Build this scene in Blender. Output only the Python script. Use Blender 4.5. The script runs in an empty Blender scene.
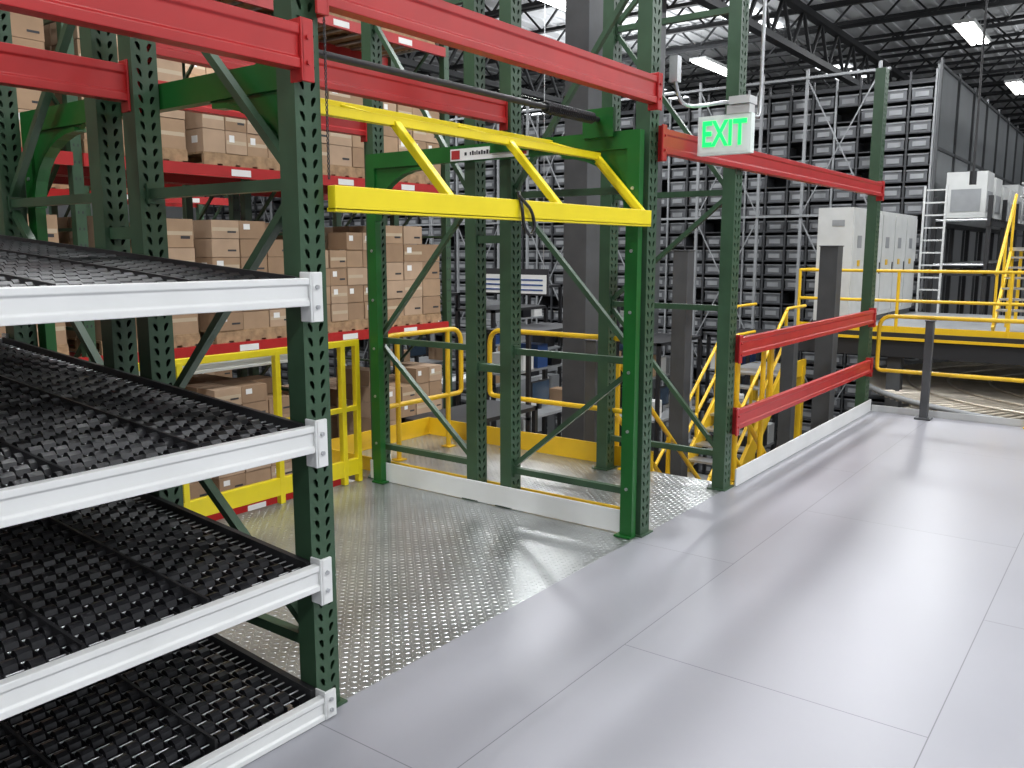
import bpy, math, random
from mathutils import Vector, Matrix
random.seed(7)
scene = bpy.context.scene
col = scene.collection

# ------------------------------------------------------------ materials
def mat(name, color, rough=0.5, metal=0.0, var=0.0, scale=4.0, emit=0.0, spec=0.5):
    m = bpy.data.materials.new(name); m.use_nodes = True
    nt = m.node_tree; b = nt.nodes['Principled BSDF']
    c = (color[0], color[1], color[2], 1)
    b.inputs['Base Color'].default_value = c
    b.inputs['Roughness'].default_value = rough
    b.inputs['Metallic'].default_value = metal
    b.inputs['Specular IOR Level'].default_value = spec
    if emit:
        b.inputs['Emission Color'].default_value = c
        b.inputs['Emission Strength'].default_value = emit
    tc = nt.nodes.new('ShaderNodeTexCoord')
    if var:
        n = nt.nodes.new('ShaderNodeTexNoise'); n.inputs['Scale'].default_value = scale
        n.inputs['Detail'].default_value = 5
        nt.links.new(tc.outputs['Object'], n.inputs['Vector'])
        r = nt.nodes.new('ShaderNodeValToRGB')
        r.color_ramp.elements[0].position = .3; r.color_ramp.elements[1].position = .7
        r.color_ramp.elements[0].color = tuple(max(0, x*(1-var)) for x in color)+(1,)
        r.color_ramp.elements[1].color = tuple(min(1, x*(1+var)) for x in color)+(1,)
        nt.links.new(n.outputs['Fac'], r.inputs['Fac'])
        nt.links.new(r.outputs['Color'], b.inputs['Base Color'])
    return m

GREEN = mat('upright_green_paint', (.036,.080,.042), .38, var=.15, scale=6)
GGREEN = mat('gate_green_paint', (.008,.105,.016), .33, var=.1)
RED = mat('beam_red_paint', (.42,.018,.018), .36, var=.10, scale=5)
WHITE = mat('beam_white_paint', (.74,.75,.74), .3, var=.04)
YEL = mat('gate_yellow_paint', (.85,.68,.012), .36, var=.06)
YEL2 = mat('rail_yellow_paint', (.76,.47,.014), .38, var=.08)
BLACK = mat('black_plastic', (.010,.010,.012), .28, spec=.55)
BLKM = mat('black_steel', (.018,.018,.02), .45)
DGREY = mat('dark_grey_column', (.065,.068,.072), .5, var=.15)
STEEL = mat('galvanised_steel', (.55,.56,.57), .35, .85, var=.12, scale=9)
PLATE = mat('tread_plate_steel', (.47,.485,.485), .31, .85, var=.14, scale=3)
GREYP = mat('grey_paint', (.26,.27,.28), .5, var=.1)
LGREY = mat('light_grey_panel', (.56,.57,.56), .45, var=.06)
TOTE = mat('tote_grey', (.12,.125,.135), .55, var=.35, scale=1.5)
TOTE2 = mat('tote_label_grey', (.27,.28,.29), .5, var=.25, scale=2)
ASF = mat('storage_frame_dark', (.038,.04,.044), .5)
WOOD = mat('pallet_wood', (.34,.22,.12), .8, var=.3, scale=12)
CB = [mat('cardboard_a', (.37,.245,.15), .85, var=.1, scale=5), mat('cardboard_b', (.31,.20,.12), .85, var=.1),
      mat('cardboard_c', (.43,.30,.20), .85, var=.1)]
TAPE = mat('packing_tape', (.5,.40,.28), .3)
LABEL = mat('paper_label', (.8,.8,.78), .7)
INK = mat('dark_ink', (.03,.03,.035), .6)
BLUE = mat('blue_plastic', (.03,.08,.25), .4)
REDP = mat('red_plastic', (.4,.03,.03), .4)
SCREEN = mat('screen_glass', (.03,.05,.08), .1)
ROLL = mat('roller_warm_metal', (.62,.56,.47), .3, .6, var=.15)
CONC = mat('concrete', (.20,.198,.195), .6, var=.15, scale=.8)
CEILM = mat('ceiling_deck', (.60,.61,.62), .7, var=.08, scale=.5)
JOIST = mat('joist_black', (.018,.019,.021), .6)
WALLM = mat('wall_paint_grey', (.45,.46,.47), .7, var=.05, scale=.4)
PANEL = mat('mesh_partition_grey', (.19,.20,.205), .6, var=.1, scale=1)
LAMP = mat('led_lamp', (1,.99,.98), .5, emit=9)
SKYL = mat('skylight_panel', (.95,.98,1), .5, emit=2.4)
SIGNW = mat('sign_white', (.72,.80,.76), .4, emit=.10)
SIGNG = mat('sign_green_led', (.01,.80,.16), .4, emit=1.0)

def deck_mat():
    m = bpy.data.materials.new('painted_deck'); m.use_nodes = True
    nt = m.node_tree; b = nt.nodes['Principled BSDF']
    b.inputs['Specular IOR Level'].default_value = .5
    tc = nt.nodes.new('ShaderNodeTexCoord')
    mp = nt.nodes.new('ShaderNodeMapping')
    mp.inputs['Location'].default_value = (-3.13+24.4, -1.71+12.2, 0)
    nt.links.new(tc.outputs['Object'], mp.inputs['Vector'])
    br = nt.nodes.new('ShaderNodeTexBrick')
    br.offset = .5; br.inputs['Scale'].default_value = 1
    br.inputs['Brick Width'].default_value = 2.44; br.inputs['Row Height'].default_value = 1.22
    br.inputs['Mortar Size'].default_value = .0022; br.inputs['Mortar Smooth'].default_value = .1
    br.inputs['Color1'].default_value = (.345,.345,.380,1); br.inputs['Color2'].default_value = (.365,.365,.400,1)
    br.inputs['Mortar'].default_value = (.17,.17,.185,1)
    nt.links.new(mp.outputs['Vector'], br.inputs['Vector'])
    n = nt.nodes.new('ShaderNodeTexNoise'); n.inputs['Scale'].default_value = .9; n.inputs['Detail'].default_value = 6
    nt.links.new(tc.outputs['Object'], n.inputs['Vector'])
    mx = nt.nodes.new('ShaderNodeMix'); mx.data_type = 'RGBA'; mx.blend_type = 'MULTIPLY'
    mx.inputs[0].default_value = .2
    nt.links.new(br.outputs['Color'], mx.inputs[6]); nt.links.new(n.outputs['Fac'], mx.inputs[7])
    nt.links.new(mx.outputs[2], b.inputs['Base Color'])
    mr = nt.nodes.new('ShaderNodeMapRange'); mr.inputs['To Min'].default_value = .25; mr.inputs['To Max'].default_value = .37
    nt.links.new(n.outputs['Fac'], mr.inputs['Value']); nt.links.new(mr.outputs['Result'], b.inputs['Roughness'])
    return m
DECK = deck_mat()

# ------------------------------------------------------------ mesh builder
class MB:
    def __init__(s, name): s.name=name; s.v=[]; s.f=[]; s.m=[]; s.s=[]; s.mats=[]
    def mi(s, m):
        if m not in s.mats: s.mats.append(m)
        return s.mats.index(m)
    def add(s, vs, fs, m, smooth=False):
        o=len(s.v); s.v+= [tuple(v) for v in vs]; k=s.mi(m)
        for f in fs: s.f.append(tuple(i+o for i in f)); s.m.append(k); s.s.append(smooth)
    def box(s, x0,x1,y0,y1,z0,z1,m):
        vs=[(x,y,z) for x in (x0,x1) for y in (y0,y1) for z in (z0,z1)]
        s.add(vs,[(0,1,3,2),(4,6,7,5),(0,4,5,1),(2,3,7,6),(0,2,6,4),(1,5,7,3)],m)
    def bar(s, p, q, w, h, m, up=(0,0,1)):
        p=Vector(p); q=Vector(q); t=(q-p).normalized(); u=Vector(up)
        a=t.cross(u)
        if a.length<1e-4: a=t.cross(Vector((1,0,0)))
        a.normalize(); b=a.cross(t).normalized()
        vs=[]
        for c in (p,q):
            for i,j in ((-1,-1),(1,-1),(1,1),(-1,1)): vs.append(c+a*(i*w/2)+b*(j*h/2))
        s.add(vs,[(0,1,2,3),(7,6,5,4),(0,4,5,1),(1,5,6,2),(2,6,7,3),(3,7,4,0)],m)
    def tube(s, pts, r, m, n=10, closed=False):
        pts=[Vector(p) for p in pts]; N=len(pts); rings=[]; ref=None
        for i,p in enumerate(pts):
            if closed: t=(pts[(i+1)%N]-pts[i-1]).normalized()
            else: t=(pts[min(i+1,N-1)]-pts[max(i-1,0)]).normalized()
            if ref is None:
                ref=t.cross(Vector((0,0,1)))
                if ref.length<1e-3: ref=t.cross(Vector((1,0,0)))
            ref=(ref-t*ref.dot(t)).normalized(); b=t.cross(ref)
            rings.append([p+ref*(r*math.cos(2*math.pi*k/n))+b*(r*math.sin(2*math.pi*k/n)) for k in range(n)])
        vs=[v for R in rings for v in R]; fs=[]
        L=N if closed else N-1
        for i in range(L):
            j=(i+1)%N
            for k in range(n): fs.append((i*n+k,i*n+(k+1)%n,j*n+(k+1)%n,j*n+k))
        s.add(vs,fs,m,True)
        if not closed:
            s.add(rings[0],[tuple(range(n))[::-1]],m); s.add(rings[-1],[tuple(range(n))],m)
    def cyl(s, p, q, r, m, n=12): s.tube([p,q],r,m,n)
    def poly(s, pts, axis, a0, a1, m):
        def mk(p,a):
            if axis=='x': return (a,p[0],p[1])
            if axis=='y': return (p[0],a,p[1])
            return (p[0],p[1],a)
        n=len(pts); vs=[mk(p,a0) for p in pts]+[mk(p,a1) for p in pts]
        fs=[tuple(range(n))[::-1],tuple(range(n,2*n))]+[(i,(i+1)%n,n+(i+1)%n,n+i) for i in range(n)]
        s.add(vs,fs,m)
    def mesh(s):
        me=bpy.data.meshes.new(s.name); me.from_pydata(s.v,[],s.f)
        for m in s.mats: me.materials.append(m)
        me.polygons.foreach_set('material_index',s.m); me.polygons.foreach_set('use_smooth',s.s)
        me.update(); return me
    def obj(s, parent=None, bevel=0, loc=None):
        o=bpy.data.objects.new(s.name,s.mesh()); col.objects.link(o)
        if parent: o.parent=parent
        if loc: o.location=loc
        if bevel:
            bv=o.modifiers.new('bevel','BEVEL'); bv.width=bevel; bv.segments=2; bv.limit_method='ANGLE'
        return o
def inst(name, me, loc, parent=None, rz=0):
    o=bpy.data.objects.new(name,me); o.location=loc; o.rotation_euler=(0,0,rz); col.objects.link(o)
    if parent: o.parent=parent
    return o
def empty(name, loc=(0,0,0)):
    o=bpy.data.objects.new(name,None); o.location=loc; o.empty_display_size=.2; col.objects.link(o); return o
def rounded(pts, r, closed=False, k=5):
    pts=[Vector(p) for p in pts]; out=[]; N=len(pts)
    for i in range(N):
        if not closed and i in (0,N-1): out.append(pts[i]); continue
        p=pts[i]; a=(pts[i-1]-p); b=(pts[(i+1)%N]-p)
        rr=min(r,a.length*.49,b.length*.49); A=p+a.normalized()*rr; B=p+b.normalized()*rr
        for j in range(k+1):
            t=j/k; out.append(A*(1-t)**2+p*2*t*(1-t)+B*t*t)
    return out

# ------------------------------------------------------------ perforated upright posts
def post(mb, x, y, z0, z1, w=.11, d=.10, m=GREEN, foot=True):
    """hollow column with two rows of teardrop holes on front (-Y) face"""
    x1=x+w; y1=y+d; cw=w/2; p=.0508
    n=int((z1-z0-.04)/p)
    zt=z0+.04+n*p
    vs=[(x,y,z0),(x1,y,z0),(x1,y1,z0),(x,y1,z0),(x,y,z1),(x1,y,z1),(x1,y1,z1),(x,y1,z1)]
    mb.add(vs,[(1,2,6,5),(2,3,7,6),(3,0,4,7)],m)
    mb.add([(x,y,z0),(x1,y,z0),(x1,y,z0+.04),(x,y,z0+.04)],[(0,1,2,3)],m)
    mb.add([(x,y,zt),(x1,y,zt),(x1,y,z1),(x,y,z1)],[(0,1,2,3)],m)
    for i in range(n):
        zb=z0+.04+i*p
        for c in (0,1):
            xa=x+c*cw; cx=xa+cw*.5+(.004 if c==0 else -.004); sg=1 if c==0 else -1
            out=[(xa,zb),(xa+cw/2,zb),(xa+cw,zb),(xa+cw,zb+p/2),(xa+cw,zb+p),(xa+cw/2,zb+p),(xa,zb+p),(xa,zb+p/2)]
            cz=zb+p/2; sk=.005*sg
            hole=[(-.004+sk,-.015),(sk,-.017),(.004+sk,-.015),(.0095,.002),(.008-sk,.013),(-sk,.016),(-.008-sk,.013),(-.0095,.002)]
            vs=[(a,y,b) for a,b in out]+[(cx+a,y,cz+b) for a,b in hole]+[(cx+a,y+.004,cz+b) for a,b in hole]
            fs=[(k,(k+1)%8,8+(k+1)%8,8+k) for k in range(8)]+[(8+k,8+(k+1)%8,16+(k+1)%8,16+k) for k in range(8)]
            mb.add(vs,fs,m)
    if foot:
        mb.box(x-.02,x1+.02,y-.02,y1+.03,z0,z0+.008,m)
        for a in (x-.01,x1+.01): mb.cyl((a,y1+.02,z0),(a,y1+.02,z0+.03),.008,STEEL,6)

def upright_frame(x, y0, y1, zt, z0=0, horiz=(.22,1.35,2.0,3.1), w=.11, d=.09, flip=False):
    mb=MB('upright_frame')
    post(mb,x,y0,z0,zt,w,d); post(mb,x,y1-d,z0,zt,w,d)
    xc=x+w/2; ya=y0+d; yb=y1-d
    for h in horiz:
        mb.bar((xc,ya-.01,h),(xc,yb+.01,h),.04,.04,m=GREEN)
        for yy in (ya,yb):
            mb.box(xc-.03,xc+.03,yy-.012,yy+.012,h-.04,h+.04,GREEN)
    for i in range(len(horiz)-1):
        a,b=horiz[i]+.04,horiz[i+1]-.04
        if (i%2==0)!=flip: mb.bar((xc,ya,a),(xc,yb,b),.035,.03,m=GREEN)
        else: mb.bar((xc,yb,a),(xc,ya,b),.035,.03,m=GREEN)
    return mb.obj()

F0,F1,F2,F3=2.34,3.40,3.60,4.62
XP1,XP2,XP3,XP4=1.945,4.45,5.70,9.44
for X in (-.62,XP1,XP2):
    upright_frame(X,F0,F1,4.6,horiz=(.25,1.0,1.93,2.9,4.1) if X<4 else (.25,1.05,2.05,3.3,4.2),flip=X>4)
    upright_frame(X,F2,F3,4.6,horiz=(.25,1.0,1.93,2.9,4.1) if X<4 else (.25,1.05,2.05,3.3,4.2),flip=X<4)
upright_frame(XP3,F0,F1,4.6,horiz=(.25,1.3,2.1,3.3,4.2),w=.125)
mb=MB('rack_upright_post'); post(mb,XP4+.003,F0,0,3.52,w=.14,d=.1); mb.obj()
mb=MB('frame_spacer')
for X in (XP1,XP2):
    for h in (.9,1.75): mb.box(X+.02,X+.09,F1+.001,F2-.001,h,h+.05,GREEN)
mb.obj()

# ------------------------------------------------------------ beams
def beam(name, xa, xb, yf, z0, z1, m, parent=None, t=.06, conn=True, ch=.2):
    mb=MB(name)
    h=z1-z0
    prof=[(yf,z0),(yf+t,z0),(yf+t,z1-.03),(yf+t-.02,z1-.03),(yf+t-.02,z1),(yf,z1),(yf,z1-h*.22),(yf+.008,z1-h*.27),(yf+.008,z0+h*.27),(yf,z0+h*.22)]
    mb.poly(prof,'x',xa,xb,m)
    if conn:
        for x in (xa,xb):
            if x==xa: c0,c1=x-.045,x+.008
            else: c0,c1=x-.008,x+.045
            zc0=z1-ch+.02
            mb.box(c0,c1,yf-.006,yf+.006,zc0,z1+.02,m)
            mb.box(x-.004,x+.004,yf-.006,yf+t,zc0,z1+.02,m)
            for q in (.3,.7):
                zz=zc0+(z1+.02-zc0)*q
                mb.cyl(((c0+c1)/2,yf-.014,zz),((c0+c1)/2,yf,zz),.008,STEEL if m is WHITE else m,8)
    return mb.obj(parent,bevel=.003)

beam('rack_beam',-.5,XP1,F0-.045,2.29,2.43,RED)
beam('rack_beam',-.5,XP1,F1-.06,2.29,2.43,RED)
beam('rack_beam',-.5,XP1,F3-.03,2.29,2.43,RED)
beam('rack_beam',XP1+.11,XP2,F0-.045,2.51,2.655,RED)
beam('rack_beam',XP1+.11,XP2,F1-.06,2.49,2.63,RED)
beam('rack_beam',XP1+.11,XP2,F3-.03,2.51,2.65,RED)
beam('rack_beam',XP2+.11,XP4,F0-.045,2.25,2.386,RED)
beam('rack_beam',XP3+.125,XP4,F0-.045,.955,1.093,RED)
beam('rack_beam',XP3+.125,XP4,F0-.045,.43,.57,RED)

# ------------------------------------------------------------ carton flow rack
flow=empty('carton_flow_rack',(0,0,0))
def bed_mesh():
    mb=MB('wheel_bed')
    x0,x1,L=-.5,1.92,2.26
    n=9; r=.025; px=.056; py=.080
    i=0; x=x0+.04
    while x<x1-.03:
        y=.03+(py/2 if i%2 else 0)
        while y<L-.02:
            z=.075*y
            vs=[]; w=.019
            for a in (-w,w):
                for k in range(n):
                    an=2*math.pi*(k+.5)/n; vs.append((x+a,y+r*math.cos(an),z+r*math.sin(an)))
            fs=[(k,(k+1)%n,n+(k+1)%n,n+k) for k in range(n)]+[tuple(range(n))[::-1],tuple(range(n,2*n))]
            mb.add(vs,fs,BLACK)
            y+=py
        mb.bar((x+px/2,0,-.004),(x+px/2,L,.075*L-.004),.004,.03,BLACK)
        x+=px; i+=1
    y=.03
    while y<L-.02:
        mb.tube([(x0,y,.075*y+.002),(x1,y,.075*y+.002)],.0032,STEEL,5); y+=py/2
    for k in range(7):
        xx=x0+(x1-x0)*k/6
        mb.bar((xx,0,-.012),(xx,L,.075*L-.012),.010,.085,BLKM)
    for xx in (x0-.015,x1+.015):
        mb.bar((xx,0,-.02),(xx,L,.075*L-.02),.02,.09,BLKM)
    for yy in (.5,1.1,1.7,L): mb.bar((x0,yy,.075*yy-.06),(x1,yy,.075*yy-.06),.04,.05,BLKM)
    return mb.mesh()
BED=bed_mesh()
for k,z in enumerate((.08,.585,1.09,1.60)):
    beam('front_beam_%d'%(k+1),-.5,XP1-.005,F0-.055,max(.002,z-.085),z+.01,WHITE,flow,t=.055,ch=.17 if k else .105)
    beam('rear_beam_%d'%(k+1),-.5,XP1-.005,F3-.02,z+.09,z+.18,WHITE,flow,t=.05,ch=.17)
    inst('wheel_bed_%d'%(k+1),BED,(0,F0,z-.016 if k else z+.0),flow)

# ------------------------------------------------------------ floors
mb=MB('floor'); mb.box(-8,9.62,-14,F0-.0,-.06,0,DECK); o=mb.obj()
def tread(name,x0,x1,y0,y1,z):
    mb=MB(name); mb.box(x0,x1,y0,y1,z-.05,z,PLATE)
    p=.031; nx=int((x1-x0)/p); ny=int((y1-y0)/p); L=.0128; W=.0042; H=.0024
    for i in range(nx):
        for j in range(ny):
            cx=x0+(i+.5)*p; cy=y0+(j+.5)*p
            dx,dy=(.7071,.7071) if (i+j)%2 else (.7071,-.7071)
            a=(cx-dx*L,cy-dy*L,z); b=(cx+dx*L,cy+dy*L,z); c=(cx-dy*W,cy+dx*W,z); d=(cx+dy*W,cy-dx*W,z)
            t1=(cx-dx*L*.45,cy-dy*L*.45,z+H); t2=(cx+dx*L*.45,cy+dy*L*.45,z+H)
            mb.add([a,d,b,c,t1,t2],[(0,1,5,4),(1,2,5),(2,3,4,5),(3,0,4)],PLATE)
    return mb.obj()
tread('tread_plate_floor',.2,XP2,F0,F3+.05,-.003)
tread('exit_landing',XP2+.0,5.9,F0,5.35,-.003)
mb=MB('deck_under_flow_rack'); mb.box(-3,.2,F0,F3+.05,-.05,0,DECK); mb.obj()
mb=MB('deck_support_steel')
mb.box(-8,9.6,F0-.1,F0-.02,-.4,-.06,BLKM); mb.box(9.5,9.6,-14,F0,-.4,-.06,BLKM)
mb.box(-3,5.84,F3-.05,F3+.03,-.35,-.06,YEL2)
for x in (0,5.0,9.4): mb.box(x,x+.2,F0-.3,F0-.1,-4,-.06,DGREY)
for y in (-3,-8): mb.box(9.3,9.5,y,y+.2,-4,-.06,DGREY)
mb.box(5.85,5.93,F0+.2,5.35,-.3,-.06,YEL2)
mb.box(5.6,5.75,5.0,5.15,-4,-.3,DGREY)
mb.obj()
mb=MB('kick_plate'); mb.box(XP2-.02,XP2-.008,F0+.06,F3,.002,.145,WHITE); mb.obj(bevel=.002)
mb=MB('kick_plate'); mb.box(XP3+.15,9.57,F0-.035,F0-.022,.002,.13,WHITE); mb.obj(bevel=.002)
mb=MB('kick_plate'); mb.box(9.58,9.592,-14,F0-.04,.002,.07,LGREY); mb.obj(bevel=.002)
mb=MB('yellow_toe_plate')
mb.box(XP2+.135,XP2+.148,F0+.02,F3+.6,.0,.11,YEL2)
mb.box(5.88,5.893,3.0,5.35,.0,.16,YEL2)
mb.box(XP2+.15,5.88,5.33,5.345,.0,.16,YEL2)
mb.obj()

# ------------------------------------------------------------ safety gate
def side_frame(mb, xa, xb):
    zt=2.37
    yf0,yf1=F0+.10,F0+.18
    if xa>3: yf0,yf1=F0+.02,F0+.10
    yr0,yr1=F3-.17,F3-.09
    mb.box(xa,xb,yf0,yf1,.01,zt,GGREEN); mb.box(xa,xb,yr0,yr1,.01,zt,GGREEN)
    mb.box(xa-.02,xb+.0,yf0-.0,yf1+.03,.001,.012,GGREEN)
    mb.box(xa-.02,xb+.0,yr0-.03,yr1,.001,.012,GGREEN)
    mb.box(xa,xb,yf1,yr0,zt-.10,zt,GGREEN)
    mb.box(xa+.012,xb-.0,yf1,yr0,zt-.075,zt-.025,GREEN)
    xm0,xm1=xa+.015,xb-.01
    R=.34
    for sgn,yc in ((1,yf1),(-1,yr0)):
        arc=[(yc,zt-.09),(yc+sgn*(R+.16),zt-.09)]
        for k in range(9):
            a=math.pi/2*k/8
            arc.append((yc+sgn*(R+.10)*(1-math.sin(a)),zt-.09-(R)*(1-math.cos(a))-.03))
        if sgn<0: arc=arc[::-1]
        mb.poly(arc,'x',xm0,xm1,GGREEN)
        pts=[]
        for k in range(9):
            a=math.pi/2*k/8
            pts.append((yc+sgn*(R+.10)*(1-math.sin(a)),zt-.12-R*(1-math.cos(a))))
        for p,q in zip(pts[:-1],pts[1:]):
            mb.bar(((xa+xb)/2,p[0],p[1]),((xa+xb)/2,q[0],q[1]),xb-xa+.006,.02,GGREEN)
    for z in [.3+.35*i for i in range(6)]:
        for y in ((yf0+yf1)/2,(yr0+yr1)/2):
            mb.cyl((xa-.006,y,z),(xb+.002,y,z),.010,STEEL,8)
gate=empty('pallet_safety_gate')
mb=MB('side_frame_a'); side_frame(mb,XP1+.115,XP1+.165); mb.obj(gate)
mb=MB('side_frame_b'); side_frame(mb,XP2-.075,XP2-.024); mb.obj(gate)
mb=MB('torsion_shaft')
mb.cyl((XP1+.115,2.62,2.44),(XP2-.03,2.62,2.44),.016,BLKM,12)
for x in (XP1+.14,XP2-.10): mb.box(x,x+.03,2.52,2.72,2.34,2.50,GGREEN)
for k in range(26):
    x=XP2-.62+k*.018
    mb.tube([(x,2.62+.028*math.cos(a*math.pi/4),2.44+.028*math.sin(a*math.pi/4)) for a in range(8)],.006,BLKM,4,closed=True)
mb.obj(gate)
GX0,GX1=XP1+.17,XP2-.09
mb=MB('raised_front_gate')
A=(2.31,1.885); B=(2.62,2.235); C=(2.95,2.33)
mb.box(GX0-.05,GX1+.04,A[0]-.02,A[0]+.02,A[1]-.045,A[1]+.04,YEL)
mb.box(GX0-.05,GX1+.04,A[0]-.02,A[0]+.027,A[1]-.05,A[1]-.035,YEL)
mb.box(GX0,GX1,B[0]-.02,B[0]+.02,B[1]-.018,B[1]+.020,YEL)
mb.box(GX0,GX1,C[0]-.02,C[0]+.02,C[1]-.014,C[1]+.018,YEL)
for x in (2.70,3.50,GX1-.02):
    mb.bar((x,A[0],A[1]+.02),(x,B[0],B[1]),.035,.035,YEL)
for x in (GX0+.02,2.70,3.50,GX1-.02):
    mb.bar((x,B[0],B[1]),(x,C[0],C[1]),.025,.025,YEL)
mb.bar((GX1,A[0],A[1]),(GX1,B[0],B[1]-.02),.02,.05,YEL)
for x in (GX0+.0,GX1-.0):
    mb.bar((x,C[0],C[1]),(x,3.4,2.33),.025,.05,GGREEN)
mb.obj(gate,bevel=.003)
mb=MB('pull_strap')
mb.tube(rounded([(3.15,2.30,1.96),(3.14,2.275,1.90),(3.15,2.27,1.80),(3.20,2.27,1.765),(3.235,2.27,1.80),(3.22,2.275,1.88),(3.12,2.275,1.94)],.04),.008,BLACK,7)
mb.obj(gate)
mb=MB('lift_chain')
z=2.5
while z>1.95:
    mb.tube([(XP1+.125+.004*math.cos(a*math.pi/3),F0-.015,z+.011*math.sin(a*math.pi/3)) for a in range(6)],.0025,BLKM,4,closed=True); z-=.017
mb.obj(gate)
mb=MB('lowered_rear_gate')
yg=F3+.02; RX0,RX1=GX0,XP2-.10
for z,h in ((1.04,.022),(.56,.018),(.12,.06)):
    mb.box(RX0,RX1,yg-.02,yg+.02,z-h,z+h,YEL)
for x in (RX0+.02,RX0+.78,RX0+1.5,RX1-.16,RX1-.02):
    mb.box(x-.02,x+.02,yg-.022,yg+.022,.0,1.04,YEL)
mb.obj(gate,bevel=.003)
mb=MB('gate_label')
lx=XP2-.075
mb.box(lx-.006,lx-.0,3.12,3.74,2.275,2.350,LABEL)
mb.box(lx-.0075,lx-.006,3.66,3.73,2.285,2.340,REDP)
mb.box(lx-.0075,lx-.006,3.13,3.17,2.285,2.340,REDP)
rr_=random.Random(2); y=3.62
while y>3.22:
    wv=rr_.uniform(.008,.018); mb.box(lx-.0075,lx-.006,y-wv,y,2.305,2.305+rr_.choice([.02,.026,.02]),INK); y-=wv+.006
    if rr_.random()<.15: y-=.02
mb.obj(gate)
beam('flow_rear_beam',XP1-1.2,XP2-.55,F3+.12,.94,1.02,WHITE,None,conn=False)

# ------------------------------------------------------------ exit sign + conduit
sg=MB('exit_sign')
sx=4.93; ya,yb=1.94,2.27; za,zb=2.265,2.49
sg.box(sx,sx+.055,ya,yb,za,zb,SIGNW)
sg.box(sx-.003,sx,ya+.012,yb-.012,za+.012,zb-.012,SIGNW)
sg.box(sx-.01,sx+.07,ya+.01,ya+.15,zb,zb+.05,LGREY)
sign=sg.obj(bevel=.005)
def text(name,body,size,M,m,parent=None,extr=.002,bold=.0):
    cu=bpy.data.curves.new(name,'FONT'); cu.body=body; cu.size=size; cu.extrude=extr; cu.offset=bold
    cu.align_x='CENTER'; cu.align_y='CENTER'; cu.materials.append(m)
    o=bpy.data.objects.new(name,cu); col.objects.link(o); o.matrix_world=M
    if parent: o.parent=parent
    return o
kx=.66
Mx=Matrix(((0,0,-1,sx-.006),(-kx,0,0,(ya+yb)/2),(0,1,0,(za+zb)/2),(0,0,0,1)))
t=text('exit_letters','EXIT',.205,Mx,SIGNG,sign,.002,.004)
mb=MB('electrical_conduit')
mb.tube(rounded([(4.60,2.27,2.66),(4.66,2.26,2.53),(4.80,2.24,2.53),(4.92,2.12,2.56),(4.96,1.99,2.56)],.07),.011,STEEL,8)
mb.tube(rounded([(4.96,2.0,2.57),(5.15,2.10,2.57),(5.55,2.25,2.60),(5.90,2.27,2.60),(5.92,2.27,2.75),(5.92,2.27,4.6)],.12),.013,STEEL,8)
mb.box(sx-.03,sx+.09,ya+.005,ya+.13,zb+.052,zb+.095,LGREY)
mb.box(4.57,4.62,2.24,2.29,2.64,2.78,STEEL)
mb.obj()

# ------------------------------------------------------------ railings
def railing(name, p, q, z=0, m=YEL2, h=1.03, r=.021, posts=2, parent=None):
    mb=MB(name); p=Vector((p[0],p[1],z)); q=Vector((q[0],q[1],z)); d=(q-p).normalized()
    U=Vector((0,0,1))
    mb.tube(rounded([p+U*.55,p+U*h,q+U*h,q+U*.55],.13,False) ,r,m)
    mb.tube(rounded([p+U*.56,p+U*.46,q+U*.46,q+U*.56],.09,False),r,m)
    L=(q-p).length
    for k in range(posts):
        c=p+d*(L*(k+.5)/posts)
        if posts==2: c=p+d*(.18 if k==0 else L-.18)
        mb.tube([c,c+U*h],r,m)
        mb.box(c.x-.045,c.x+.045,c.y-.045,c.y+.045,z,z+.01,m)
    return mb.obj(parent)
railing('yellow_guard_railing',(4.80,4.85),(5.78,4.85),0)
railing('yellow_guard_railing',(5.81,3.02),(5.81,4.55),0)
railing('yellow_guard_railing',(9.52,-12),(9.52,2.26),0,posts=5)
stairs=empty('yellow_staircase')
railing('side_rail',(6.0,2.46),(6.9,2.46),-.05,posts=2,parent=stairs)
mb=MB('stair_flight')
sy0,sy1=2.55,3.39
for k in range(16):
    x=5.95+k*.25; z=-.2-k*.2
    mb.box(x,x+.27,sy0,sy1,z-.03,z,STEEL); mb.box(x,x+.02,sy0,sy1,z-.06,z+.002,YEL2)
for y in (sy0-.02,sy1):
    mb.bar((5.97,y,-.17),(9.9,y,-3.32),.03,.24,YEL2)
    for hh in (.95,.5):
        mb.tube([(5.97,y,hh-.1),(9.9,y,-3.3+hh)],.021,YEL2)
    for k in range(5):
        x=6.0+k*.95; z=-.1-(x-5.9)*.8
        mb.tube([(x,y,z-.1),(x,y,z+1.0)],.021,YEL2)
mb.obj(stairs)
mb=MB('yellow_staircase')
xa,za_,xb,zb_=9.4,-2.7,12.8,-.1; sl=(zb_-za_)/(xb-xa)
for y in (4.35,5.15):
    mb.bar((xa,y,za_),(xb,y,zb_),.05,.26,YEL2)
    for hh in (.5,.95): mb.tube([(xa,y,za_+hh),(xb,y,zb_+hh),(xb+.8,y,zb_+hh)],.024,YEL2)
    for k in range(6):
        x=xa+.1+k*.65; z=za_+(x-xa)*sl; mb.tube([(x,y,z),(x,y,z+.97)],.024,YEL2)
for k in range(14):
    x=xa+.05+k*.242; z=za_+.12+k*.242*sl; mb.box(x,x+.25,4.35,5.15,z,z+.03,STEEL)
mb.box(xb,xb+.9,4.35,5.15,zb_-.05,zb_,STEEL); mb.box(xb,xb+.9,4.32,4.36,zb_-.15,zb_+.1,YEL2)
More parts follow.
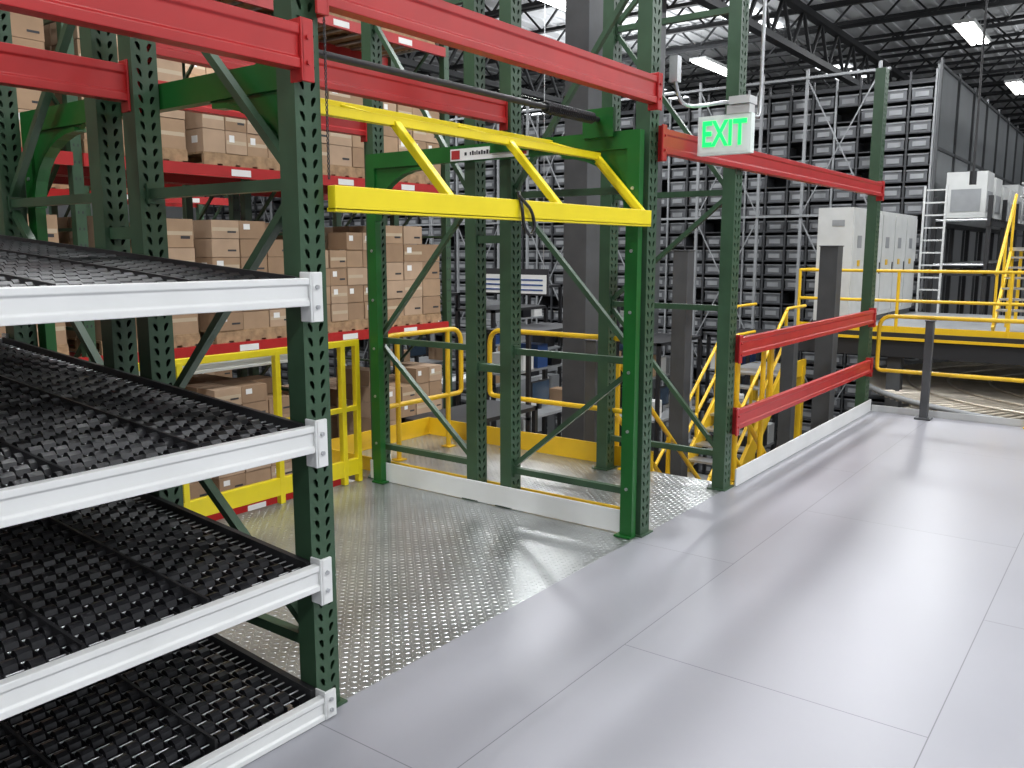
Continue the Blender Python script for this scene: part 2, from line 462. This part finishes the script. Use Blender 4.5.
for x,y,z in ((9.5,4.35,-2.7),(9.5,5.15,-2.7),(13.5,4.35,-.1),(13.5,5.1,-.1)): mb.box(x,x+.1,y-.05,y+.05,-4,z,YEL2)
mb.obj()

# ------------------------------------------------------------ grey columns
def column(x,y,w,z0,z1,name='steel_column'):
    mb=MB(name); mb.box(x,x+w,y,y+w,z0,z1,DGREY); mb.box(x-.04,x+w+.04,y-.04,y+w+.04,z0,z0+.02,DGREY)
    mb.box(x-.01,x+w+.01,y-.01,y+w+.01,z1,z1+.012,DGREY); mb.obj(bevel=.006)
column(9.40,1.72,.075,0,1.0,'steel_bollard_post')
column(9.98,2.86,.20,-4,1.75); column(8.0,3.75,.16,-4,1.7); column(11.2,3.7,.17,-4,.7)
column(8.1,5.0,.30,-4,7.9); column(14.5,7.5,.3,-4,7.9); column(7.0,4.2,.12,-4,.85)

# ------------------------------------------------------------ cartons and back racks
def pallet_mesh(nx,ny,nz,cw,cd,ch,seed):
    rnd=random.Random(seed); mb=MB('pallet_of_cartons')
    W=nx*cw; D=ny*cd
    for k in range(6): mb.box(0,W,k*D/6+.01,k*D/6+D/6-.03,.115,.135,WOOD)
    for yy in (0,D/2-.02,D-.04): mb.box(0,W,yy,yy+.04,.02,.115,WOOD)
    for k in range(5): mb.box(k*W/5,k*W/5+W/7,0,D,0,.02,WOOD)
    for c in range(nz):
        for a in range(nx):
            for b in range(ny):
                if c==nz-1 and rnd.random()<.3: continue
                g=.007; j=rnd.uniform(-.008,.008)
                x0=a*cw+g+j; x1=(a+1)*cw-g+j; y0=b*cd+g+rnd.uniform(-.01,.006); y1=(b+1)*cd-g; z0=.136+c*ch; z1=z0+ch-.006
                mb.box(x0,x1,y0,y1,z0,z1,CB[rnd.randrange(3)])
                if b==0:
                    if rnd.random()<.4: mb.box(x0+.01,x1-.01,y0-.001,y0,(z0+z1)/2-.02,(z0+z1)/2+.02,TAPE)
                    if rnd.random()<.3: mb.box(x0+cw*.15,x0+cw*.38,y0-.002,y0,z0+ch*.5,z0+ch*.8,LABEL)
                    if rnd.random()<.35: mb.box(x0+cw*.55,x0+cw*.85,y0-.002,y0,z0+ch*.3,z0+ch*.4,INK)
                if a==0 and rnd.random()<.3: mb.box(x0-.002,x0,y0+cd*.3,y0+cd*.6,z0+ch*.4,z0+ch*.7,LABEL)
    return mb.mesh()
PAL=[pallet_mesh(3,3,5,.37,.33,.24,1),pallet_mesh(3,2,4,.36,.5,.30,2),pallet_mesh(4,3,5,.28,.34,.22,3),pallet_mesh(3,3,6,.36,.33,.20,4),pallet_mesh(4,3,3,.28,.34,.24,5)]
def pallet_rack(x0, nb, y0, levels, ztop=6.6, depth=1.1, bw=2.62):
    e=empty('pallet_rack')
    mb=MB('uprights')
    for k in range(nb+1):
        x=x0+k*bw
        for y in (y0,y0+depth-.09):
            mb.box(x,x+.1,y,y+.09,-4,ztop,GREEN)
            z=-3.9
            while z<ztop-.1:
                if y==y0:
                    for xx in (x+.022,x+.062): mb.box(xx,xx+.014,y-.001,y,z,z+.026,INK)
                z+=.0762*2
        z=-3.8; i=0
        while z<ztop-1:
            a,b=(y0+.05,y0+depth-.05)[::1 if i%2 else -1]
            mb.bar((x+.05,a,z),(x+.05,b,z+.9),.035,.03,GREEN); mb.bar((x+.05,a,z),(x+.05,b,z),.035,.03,GREEN); z+=.95; i+=1
    mb.obj(e)
    mb=MB('beams')
    for z in levels:
        for k in range(nb):
            for y in (y0-.03,y0+depth-.03):
                mb.box(x0+k*bw+.1,x0+(k+1)*bw,y,y+.05,z-.12,z,RED)
            mb.box(x0+k*bw+.6,x0+k*bw+.85,y0-.034,y0-.03,z-.1,z-.03,LABEL)
            mb.box(x0+k*bw+1.7,x0+k*bw+1.95,y0-.034,y0-.03,z-.1,z-.03,LABEL)
            for s in range(9):
                xx=x0+k*bw+.2+s*.28; mb.box(xx,xx+.05,y0+.02,y0+depth-.05,z-.02,z,STEEL)
    mb.obj(e)
    i=0
    for z in levels:
        for k in range(nb):
            for s in (0,1):
                i+=1
                if random.random()<.10: continue
                inst('pallet_%d'%i,PAL[random.randrange(5)],(x0+k*bw+.16+s*1.24+random.uniform(-.02,.05),y0+.02+random.uniform(-.03,.05),z),e)
LV=(-3.0,-1.15,.70,2.60,4.45)
pallet_rack(-3.75,5,8.1,LV)
pallet_rack(-3.75,5,9.35,LV)
pallet_rack(-3.75,5,13.0,LV)
for i,(x,y) in enumerate(((2.5,5.2),(3.9,5.2),(.9,5.2))):
    inst('pallet_of_cartons',PAL[i%4],(x,y,-4.0))

# ------------------------------------------------------------ automated tote storage
mb=MB('tote_storage_rack')
XA=20.0; Y0,Y1=3.94,30.0; cwid=.50; rh=.335
y=Y0; ci=0
while y<Y1:
    mb.box(XA-.05,XA,y-.02,y+.02,-4,5.4,ASF if ci%4 else GREYP)
    y+=cwid; ci+=1
z=-3.9
while z<5.3:
    mb.box(XA-.03,XA+.9,Y0,Y1,z,z+.025,ASF)
    z+=rh
z=-3.9
while z<5.0:
    y=Y0+.04
    while y<Y1-.5:
        if random.random()<.93:
            d=random.uniform(0,.05)
            mb.box(XA+.02+d,XA+.7,y+.03,y+cwid-.07,z+.03,z+.26,TOTE)
            mb.box(XA+.0+d,XA+.03+d,y+.02,y+cwid-.06,z+.235,z+.265,TOTE2)
            mb.box(XA+.005+d,XA+.02+d,y+.10,y+.36,z+.08,z+.18,TOTE2)
        y+=cwid
    z+=rh
mb.box(XA+.9,XA+1.0,Y0,Y1,-4,5.4,ASF)
y=Y0+1.0
while y<Y1-3:
    for z in (-3.5,-.5,2.5):
        mb.bar((XA-.5,y,z),(XA-.5,y+1.5,z+2.9),.025,.025,GREYP); mb.bar((XA-.5,y+1.5,z),(XA-.5,y,z+2.9),.025,.025,GREYP)
    mb.box(XA-.53,XA-.47,y-.03,y+.03,-4,5.6,GREYP); mb.box(XA-.53,XA-.47,y+1.47,y+1.53,-4,5.6,GREYP)
    y+=2.5
for z in (-.5,2.45,5.4): mb.box(XA-.55,XA-.45,Y0+.8,Y1,z,z+.05,GREYP)
mb.box(XA,38,Y0-.05,Y0,2.2,5.5,PANEL)
for k in range(10): mb.box(XA+k*2-.04,XA+k*2+.04,Y0-.1,Y0-.05,-4,5.6,DGREY)
for z in (2.2,3.8,5.45): mb.box(XA,38,Y0-.09,Y0-.05,z,z+.06,DGREY)
mb.obj()

# ------------------------------------------------------------ far platform with cabinets
plat=empty('far_mezzanine_platform')
mb=MB('platform_deck')
mb.box(14,19.3,-12,4.65,.38,.45,GREYP); mb.box(13.95,14.0,-12,4.65,.10,.47,BLKM); mb.box(14,19.3,4.6,4.66,.1,.47,BLKM)
for y in (-9,-5,-1,3,): mb.box(14.1,14.3,y,y+.2,-4,.38,DGREY)
mb.box(13.9,13.95,-12,4.65,.36,.40,YEL2)
mb.obj(plat)
mb=MB('platform_railing')
for z in (1.40,.95): mb.tube([(14.05,-12,z),(14.05,4.6,z)],.025,YEL2)
for k in range(12): y=4.6-k*1.5; mb.tube([(14.05,y,.4),(14.05,y,1.40)],.025,YEL2)
mb.tube([(14.05,4.6,1.40),(16,4.6,1.40)],.025,YEL2)
mb.box(14.04,14.06,-12,4.6,.45,.56,YEL2)
mb.obj(plat)
cab=MB('control_cabinet')
for k in range(5):
    x=14.6+k*.93
    cab.box(x,x+.91,3.97,4.53,.55,2.40,LGREY); cab.box(x+.02,x+.89,4.0,4.5,.452,.55,DGREY)
    cab.box(x+.03,x+.88,3.955,3.97,.62,2.34,LGREY)
    cab.box(x+.79,x+.82,3.94,3.955,1.3,1.5,BLKM); cab.box(x+.25,x+.5,3.95,3.955,1.75,1.95,GREYP)
    cab.box(x+.3,x+.42,3.94,3.955,1.45,1.55,YEL2)
cab.box(14.59,14.6,4.1,4.3,2.1,2.2,GREYP)
cab.obj(bevel=.01)
mb=MB('elevated_conveyor')
for z in (1.45,2.35):
    for y in (-3,-1.9,2.7,3.7):
        mb.box(19.6,33,y,y+.06,z-.15,z,BLKM)
    for k in range(60):
        x=19.7+k*.22
        mb.cyl((x,2.7,z-.03),(x,3.7,z-.03),.03,STEEL,6); mb.cyl((x,-3,z-.03),(x,-1.9,z-.03),.03,STEEL,6)
for k in range(7):
    for y in (-3,-1.9,2.7,3.7): mb.box(19.7+k*2,19.8+k*2,y,y+.08,-4,2.8,BLKM)
    mb.box(19.7+k*2,19.8+k*2,-3,3.7,1.2,1.3,BLKM)
for k in range(10):
    x=19.9+k*1.2; h=random.uniform(.55,1.0)
    mb.box(x,x+.85,2.85,3.6,2.37,2.37+h,LGREY); mb.box(x+.1,x+.75,2.84,2.85,2.5,2.35+h*.6,GREYP); mb.box(x-.01,x,2.95,3.5,2.5,2.3+h*.7,GREYP)
for z in (2.75,3.0):
    mb.tube([(19.6,2.2,z),(33,2.2,z)],.02,LGREY)
mb.obj()
mb=MB('white_caged_ladder')
for y in (3.45,3.85): mb.box(19.25,19.3,y,y+.04,.45,3.0,LGREY)
for k in range(10): mb.box(19.26,19.29,3.45,3.89,.65+k*.25,.68+k*.25,LGREY)
mb.obj(plat)
mb=MB('yellow_access_ladder')
for y in (1.30,1.9):
    mb.bar((14.9,y,.50),(16.3,y,1.7),.04,.14,YEL2); mb.tube([(14.8,y,1.35),(16.3,y,2.6)],.025,YEL2)
    for k in range(3): mb.tube([(14.9+k*.65,y,.6+k*.5),(14.9+k*.65,y,1.45+k*.53)],.02,YEL2)
for k in range(7): mb.box(14.9+k*.2,15.12+k*.2,1.3,1.9,.62+k*.16,.65+k*.16,STEEL)
mb.box(16.3,17.6,1.25,1.95,1.7,1.76,STEEL)
for x in (16.35,17.5):
    for y in (1.3,1.87): mb.box(x,x+.05,y,y+.05,.45,1.7,YEL2)
mb.obj(plat)
mb=MB('hanging_cable_drop')
mb.tube([(15.0,2.35,7.9),(15.02,2.36,5.0),(14.95,2.34,2.9)],.018,BLKM,6); mb.cyl((14.95,2.34,2.9),(14.95,2.34,2.7),.05,BLKM,8)
mb.obj()

mb=MB('spiral_conveyor')
cx,cy=16.0,-.2
for tier,z in enumerate((-.45,-1.25,-2.05)):
    N=150
    for k in range(N):
        a=2*math.pi*k/N; c,s=math.cos(a),math.sin(a)
        mb.cyl((cx+1.0*c,cy+1.0*s,z),(cx+4.1*c,cy+4.1*s,z),.022,ROLL,5)
    for R in (1.0,1.6,2.2,2.8,3.4,4.1):
        rr=.04 if R in (1.0,4.1) else .018
        mb.tube([(cx+R*math.cos(2*math.pi*k/72),cy+R*math.sin(2*math.pi*k/72),z+.04) for k in range(72)],rr,ROLL if rr<.03 else GREYP,6,closed=True)
for k in range(8):
    a=2*math.pi*(k+.5)/8
    for R in (.95,4.18): mb.box(cx+R*math.cos(a)-.04,cx+R*math.cos(a)+.04,cy+R*math.sin(a)-.04,cy+R*math.sin(a)+.04,-4,-.4,GREYP)
mb.obj()

# ------------------------------------------------------------ lower-level machinery / work stations
def station(x,y,z,seed):
    r=random.Random(seed); mb=MB('packing_workstation')
    for a in (0,1.6):
        for b in (0,.8): mb.box(x+a,x+a+.06,y+b,y+b+.06,-4,z+1.3,BLKM)
    mb.box(x,x+1.66,y,y+.86,z-.04,z,GREYP); mb.box(x,x+1.66,y+.4,y+.86,z+.6,z+.63,GREYP); mb.box(x,x+1.66,y,y+.86,z+1.25,z+1.3,BLKM)
    mb.box(x+.5,x+1.0,y+.3,y+.34,z+.12,z+.46,BLKM); mb.box(x+.52,x+.98,y+.295,y+.3,z+.14,z+.44,SCREEN); mb.box(x+.72,x+.78,y+.3,y+.36,z,z+.2,BLKM)
    for k in range(4):
        m=r.choice([BLUE,LGREY,GREYP,LABEL,BLACK,CB[0]]); xx=x+.08+k*.4
        mb.box(xx,xx+.28,y+.45,y+.8,z+.63,z+.63+r.uniform(.15,.4),m)
        m=r.choice([BLACK,LGREY,LABEL,CB[1],BLACK])
        if k!=1 and k!=2: mb.box(xx,xx+.25,y+.1,y+.5,z,z+r.uniform(.12,.35),m)
        mb.box(xx,xx+.3,y,y+.3,z-1.0,z-.6,r.choice([GREYP,LGREY,BLACK]))
    mb.box(x,x+1.66,y,y+.86,z-1.05,z-1.0,GREYP)
    mb.obj()
for i,(x,y,z) in enumerate(((10.4,7.4,-.8),(11.6,9.0,-.6),(12.7,6.4,-1.1),(11.2,10.8,-.4),(13.6,10.0,-.3),(15.2,8.6,-.5),(15.6,6.0,-1.2),(7.4,6.3,-1.6))): station(x,y,z,i+3)
mb=MB('lower_conveyor_line')
for y in (12.2,):
    mb.box(11,19,y,y+.05,-1.35,-1.15,GREYP); mb.box(11,19,y+.7,y+.75,-1.35,-1.15,GREYP)
    for k in range(57): mb.cyl((11.1+k*.138,y+.05,-1.2),(11.1+k*.138,y+.7,-1.2),.025,STEEL,6)
    for k in range(4): mb.box(11.1+k*2.4,11.16+k*2.4,y,y+.75,-4,-1.35,DGREY)
mb.obj()
sgn=MB('hanging_aisle_sign')
for k in range(2):
    y=9.0-k*.85
    sgn.box(12,12.03,y,y+.75,.95,1.40,INK); sgn.box(11.99,12,y+.03,y+.72,.98,1.30,LABEL)
    for j in range(3): sgn.box(11.985,11.99,y+.1,y+.62,1.03+j*.085,1.055+j*.085,BLUE)
    for yy in (y+.1,y+.65): sgn.box(12.01,12.02,yy,yy+.008,1.40,7.9,STEEL)
sgn.obj()

# ------------------------------------------------------------ building shell
mb=MB('ground_floor'); mb.box(-20,60,-30,42,-4.1,-4,CONC); mb.obj()
mb=MB('wall_far'); mb.box(60,60.2,-30,42,-4,8,WALLM); mb.obj()
mb=MB('wall_left'); mb.box(-20,60,42,42.2,-4,8,WALLM); mb.obj()
mb=MB('ceiling'); mb.box(-20,60,-30,42,8.0,8.1,CEILM)
for k in range(160): mb.box(-20,60,-30+k*.45,-29.93+k*.45,7.95,8.0,CEILM)
mb.obj()
mb=MB('ceiling_joist'); L=72
mb.box(-.06,.06,-30,42,.60,.68,JOIST); mb.box(-.06,.06,-30,42,0,.08,JOIST)
n=60
for k in range(n):
    y=-30+k*L/n; mb.bar((0,y,.03),(0,y+L/n/2,.65),.045,.045,JOIST); mb.bar((0,y+L/n/2,.65),(0,y+L/n,.03),.045,.045,JOIST)
JM=mb.mesh()
for k in range(30): inst('ceiling_joist',JM,(-4+k*2.1,0,7.25))
mb=MB('ceiling_girder')
mb.box(-20,60,-.1,.1,.95,1.1,JOIST); mb.box(-20,60,-.1,.1,0,.14,JOIST)
for k in range(60):
    x=-20+k*80/60; mb.bar((x,0,.07),(x+.66,0,1.0),.07,.07,JOIST); mb.bar((x+.66,0,1.0),(x+1.33,0,.07),.07,.07,JOIST)
GM=mb.mesh()
for y in (-9,-1,7,15,23): inst('ceiling_girder',GM,(0,y,6.14))
mb=MB('skylight')
for x in range(-14,58,9):
    for y in range(-26,40,7): mb.box(x,x+3.0,y,y+1.0,7.93,7.949,SKYL)
mb.obj()
def area(x,y,z,sx,sy,e,colr=(.96,.98,1),up=False):
    l=bpy.data.lights.new('highbay_and_fill_light','AREA'); l.shape='RECTANGLE'; l.size=sx; l.size_y=sy; l.energy=e; l.color=colr
    o=bpy.data.objects.new('highbay_and_fill_light',l); o.location=(x,y,z); col.objects.link(o)
    if up: o.rotation_euler=(math.pi,0,0)
mb=MB('highbay_fixture')
mb.box(-1.3,1.3,-.25,.25,.03,.11,LGREY)
for dy in (-.16,0,.16): mb.box(-1.25,1.25,dy-.04,dy+.04,0,.03,LAMP)
for xx in (-1.1,1.1): mb.box(xx,xx+.01,-.005,.005,.11,.85,STEEL)
HM=mb.mesh()
for x in (-4,3,10,17,25,34):
    for y in (-9.8,-3,4.2,11,18):
        inst('highbay_fixture',HM,(x,y,7.05))
        if x<30: area(x,y,7.03,2.6,.5,290)
for x,y in ((6,-4),(14,0.5),(22,-4),(30,0),(22,12),(8,12)): area(x,y,6.0,4,4,290,up=True)  # added up-facing fill lights to brighten the ceiling, not tied to any fixture

# ------------------------------------------------------------ world + camera
w=bpy.data.worlds.new('world'); scene.world=w; w.use_nodes=True
w.node_tree.nodes['Background'].inputs['Color'].default_value=(.88,.92,1,1)
w.node_tree.nodes['Background'].inputs['Strength'].default_value=.5
cam=bpy.data.cameras.new('camera'); cam.lens=858/1024*36; cam.sensor_width=36
co=bpy.data.objects.new('camera',cam); co.location=(0,0,1.7)
co.rotation_euler=(math.radians(90-8.81),0,math.radians(-53.43)); col.objects.link(co)
scene.camera=co
scene.view_settings.view_transform='Standard'
scene.view_settings.exposure=0.0
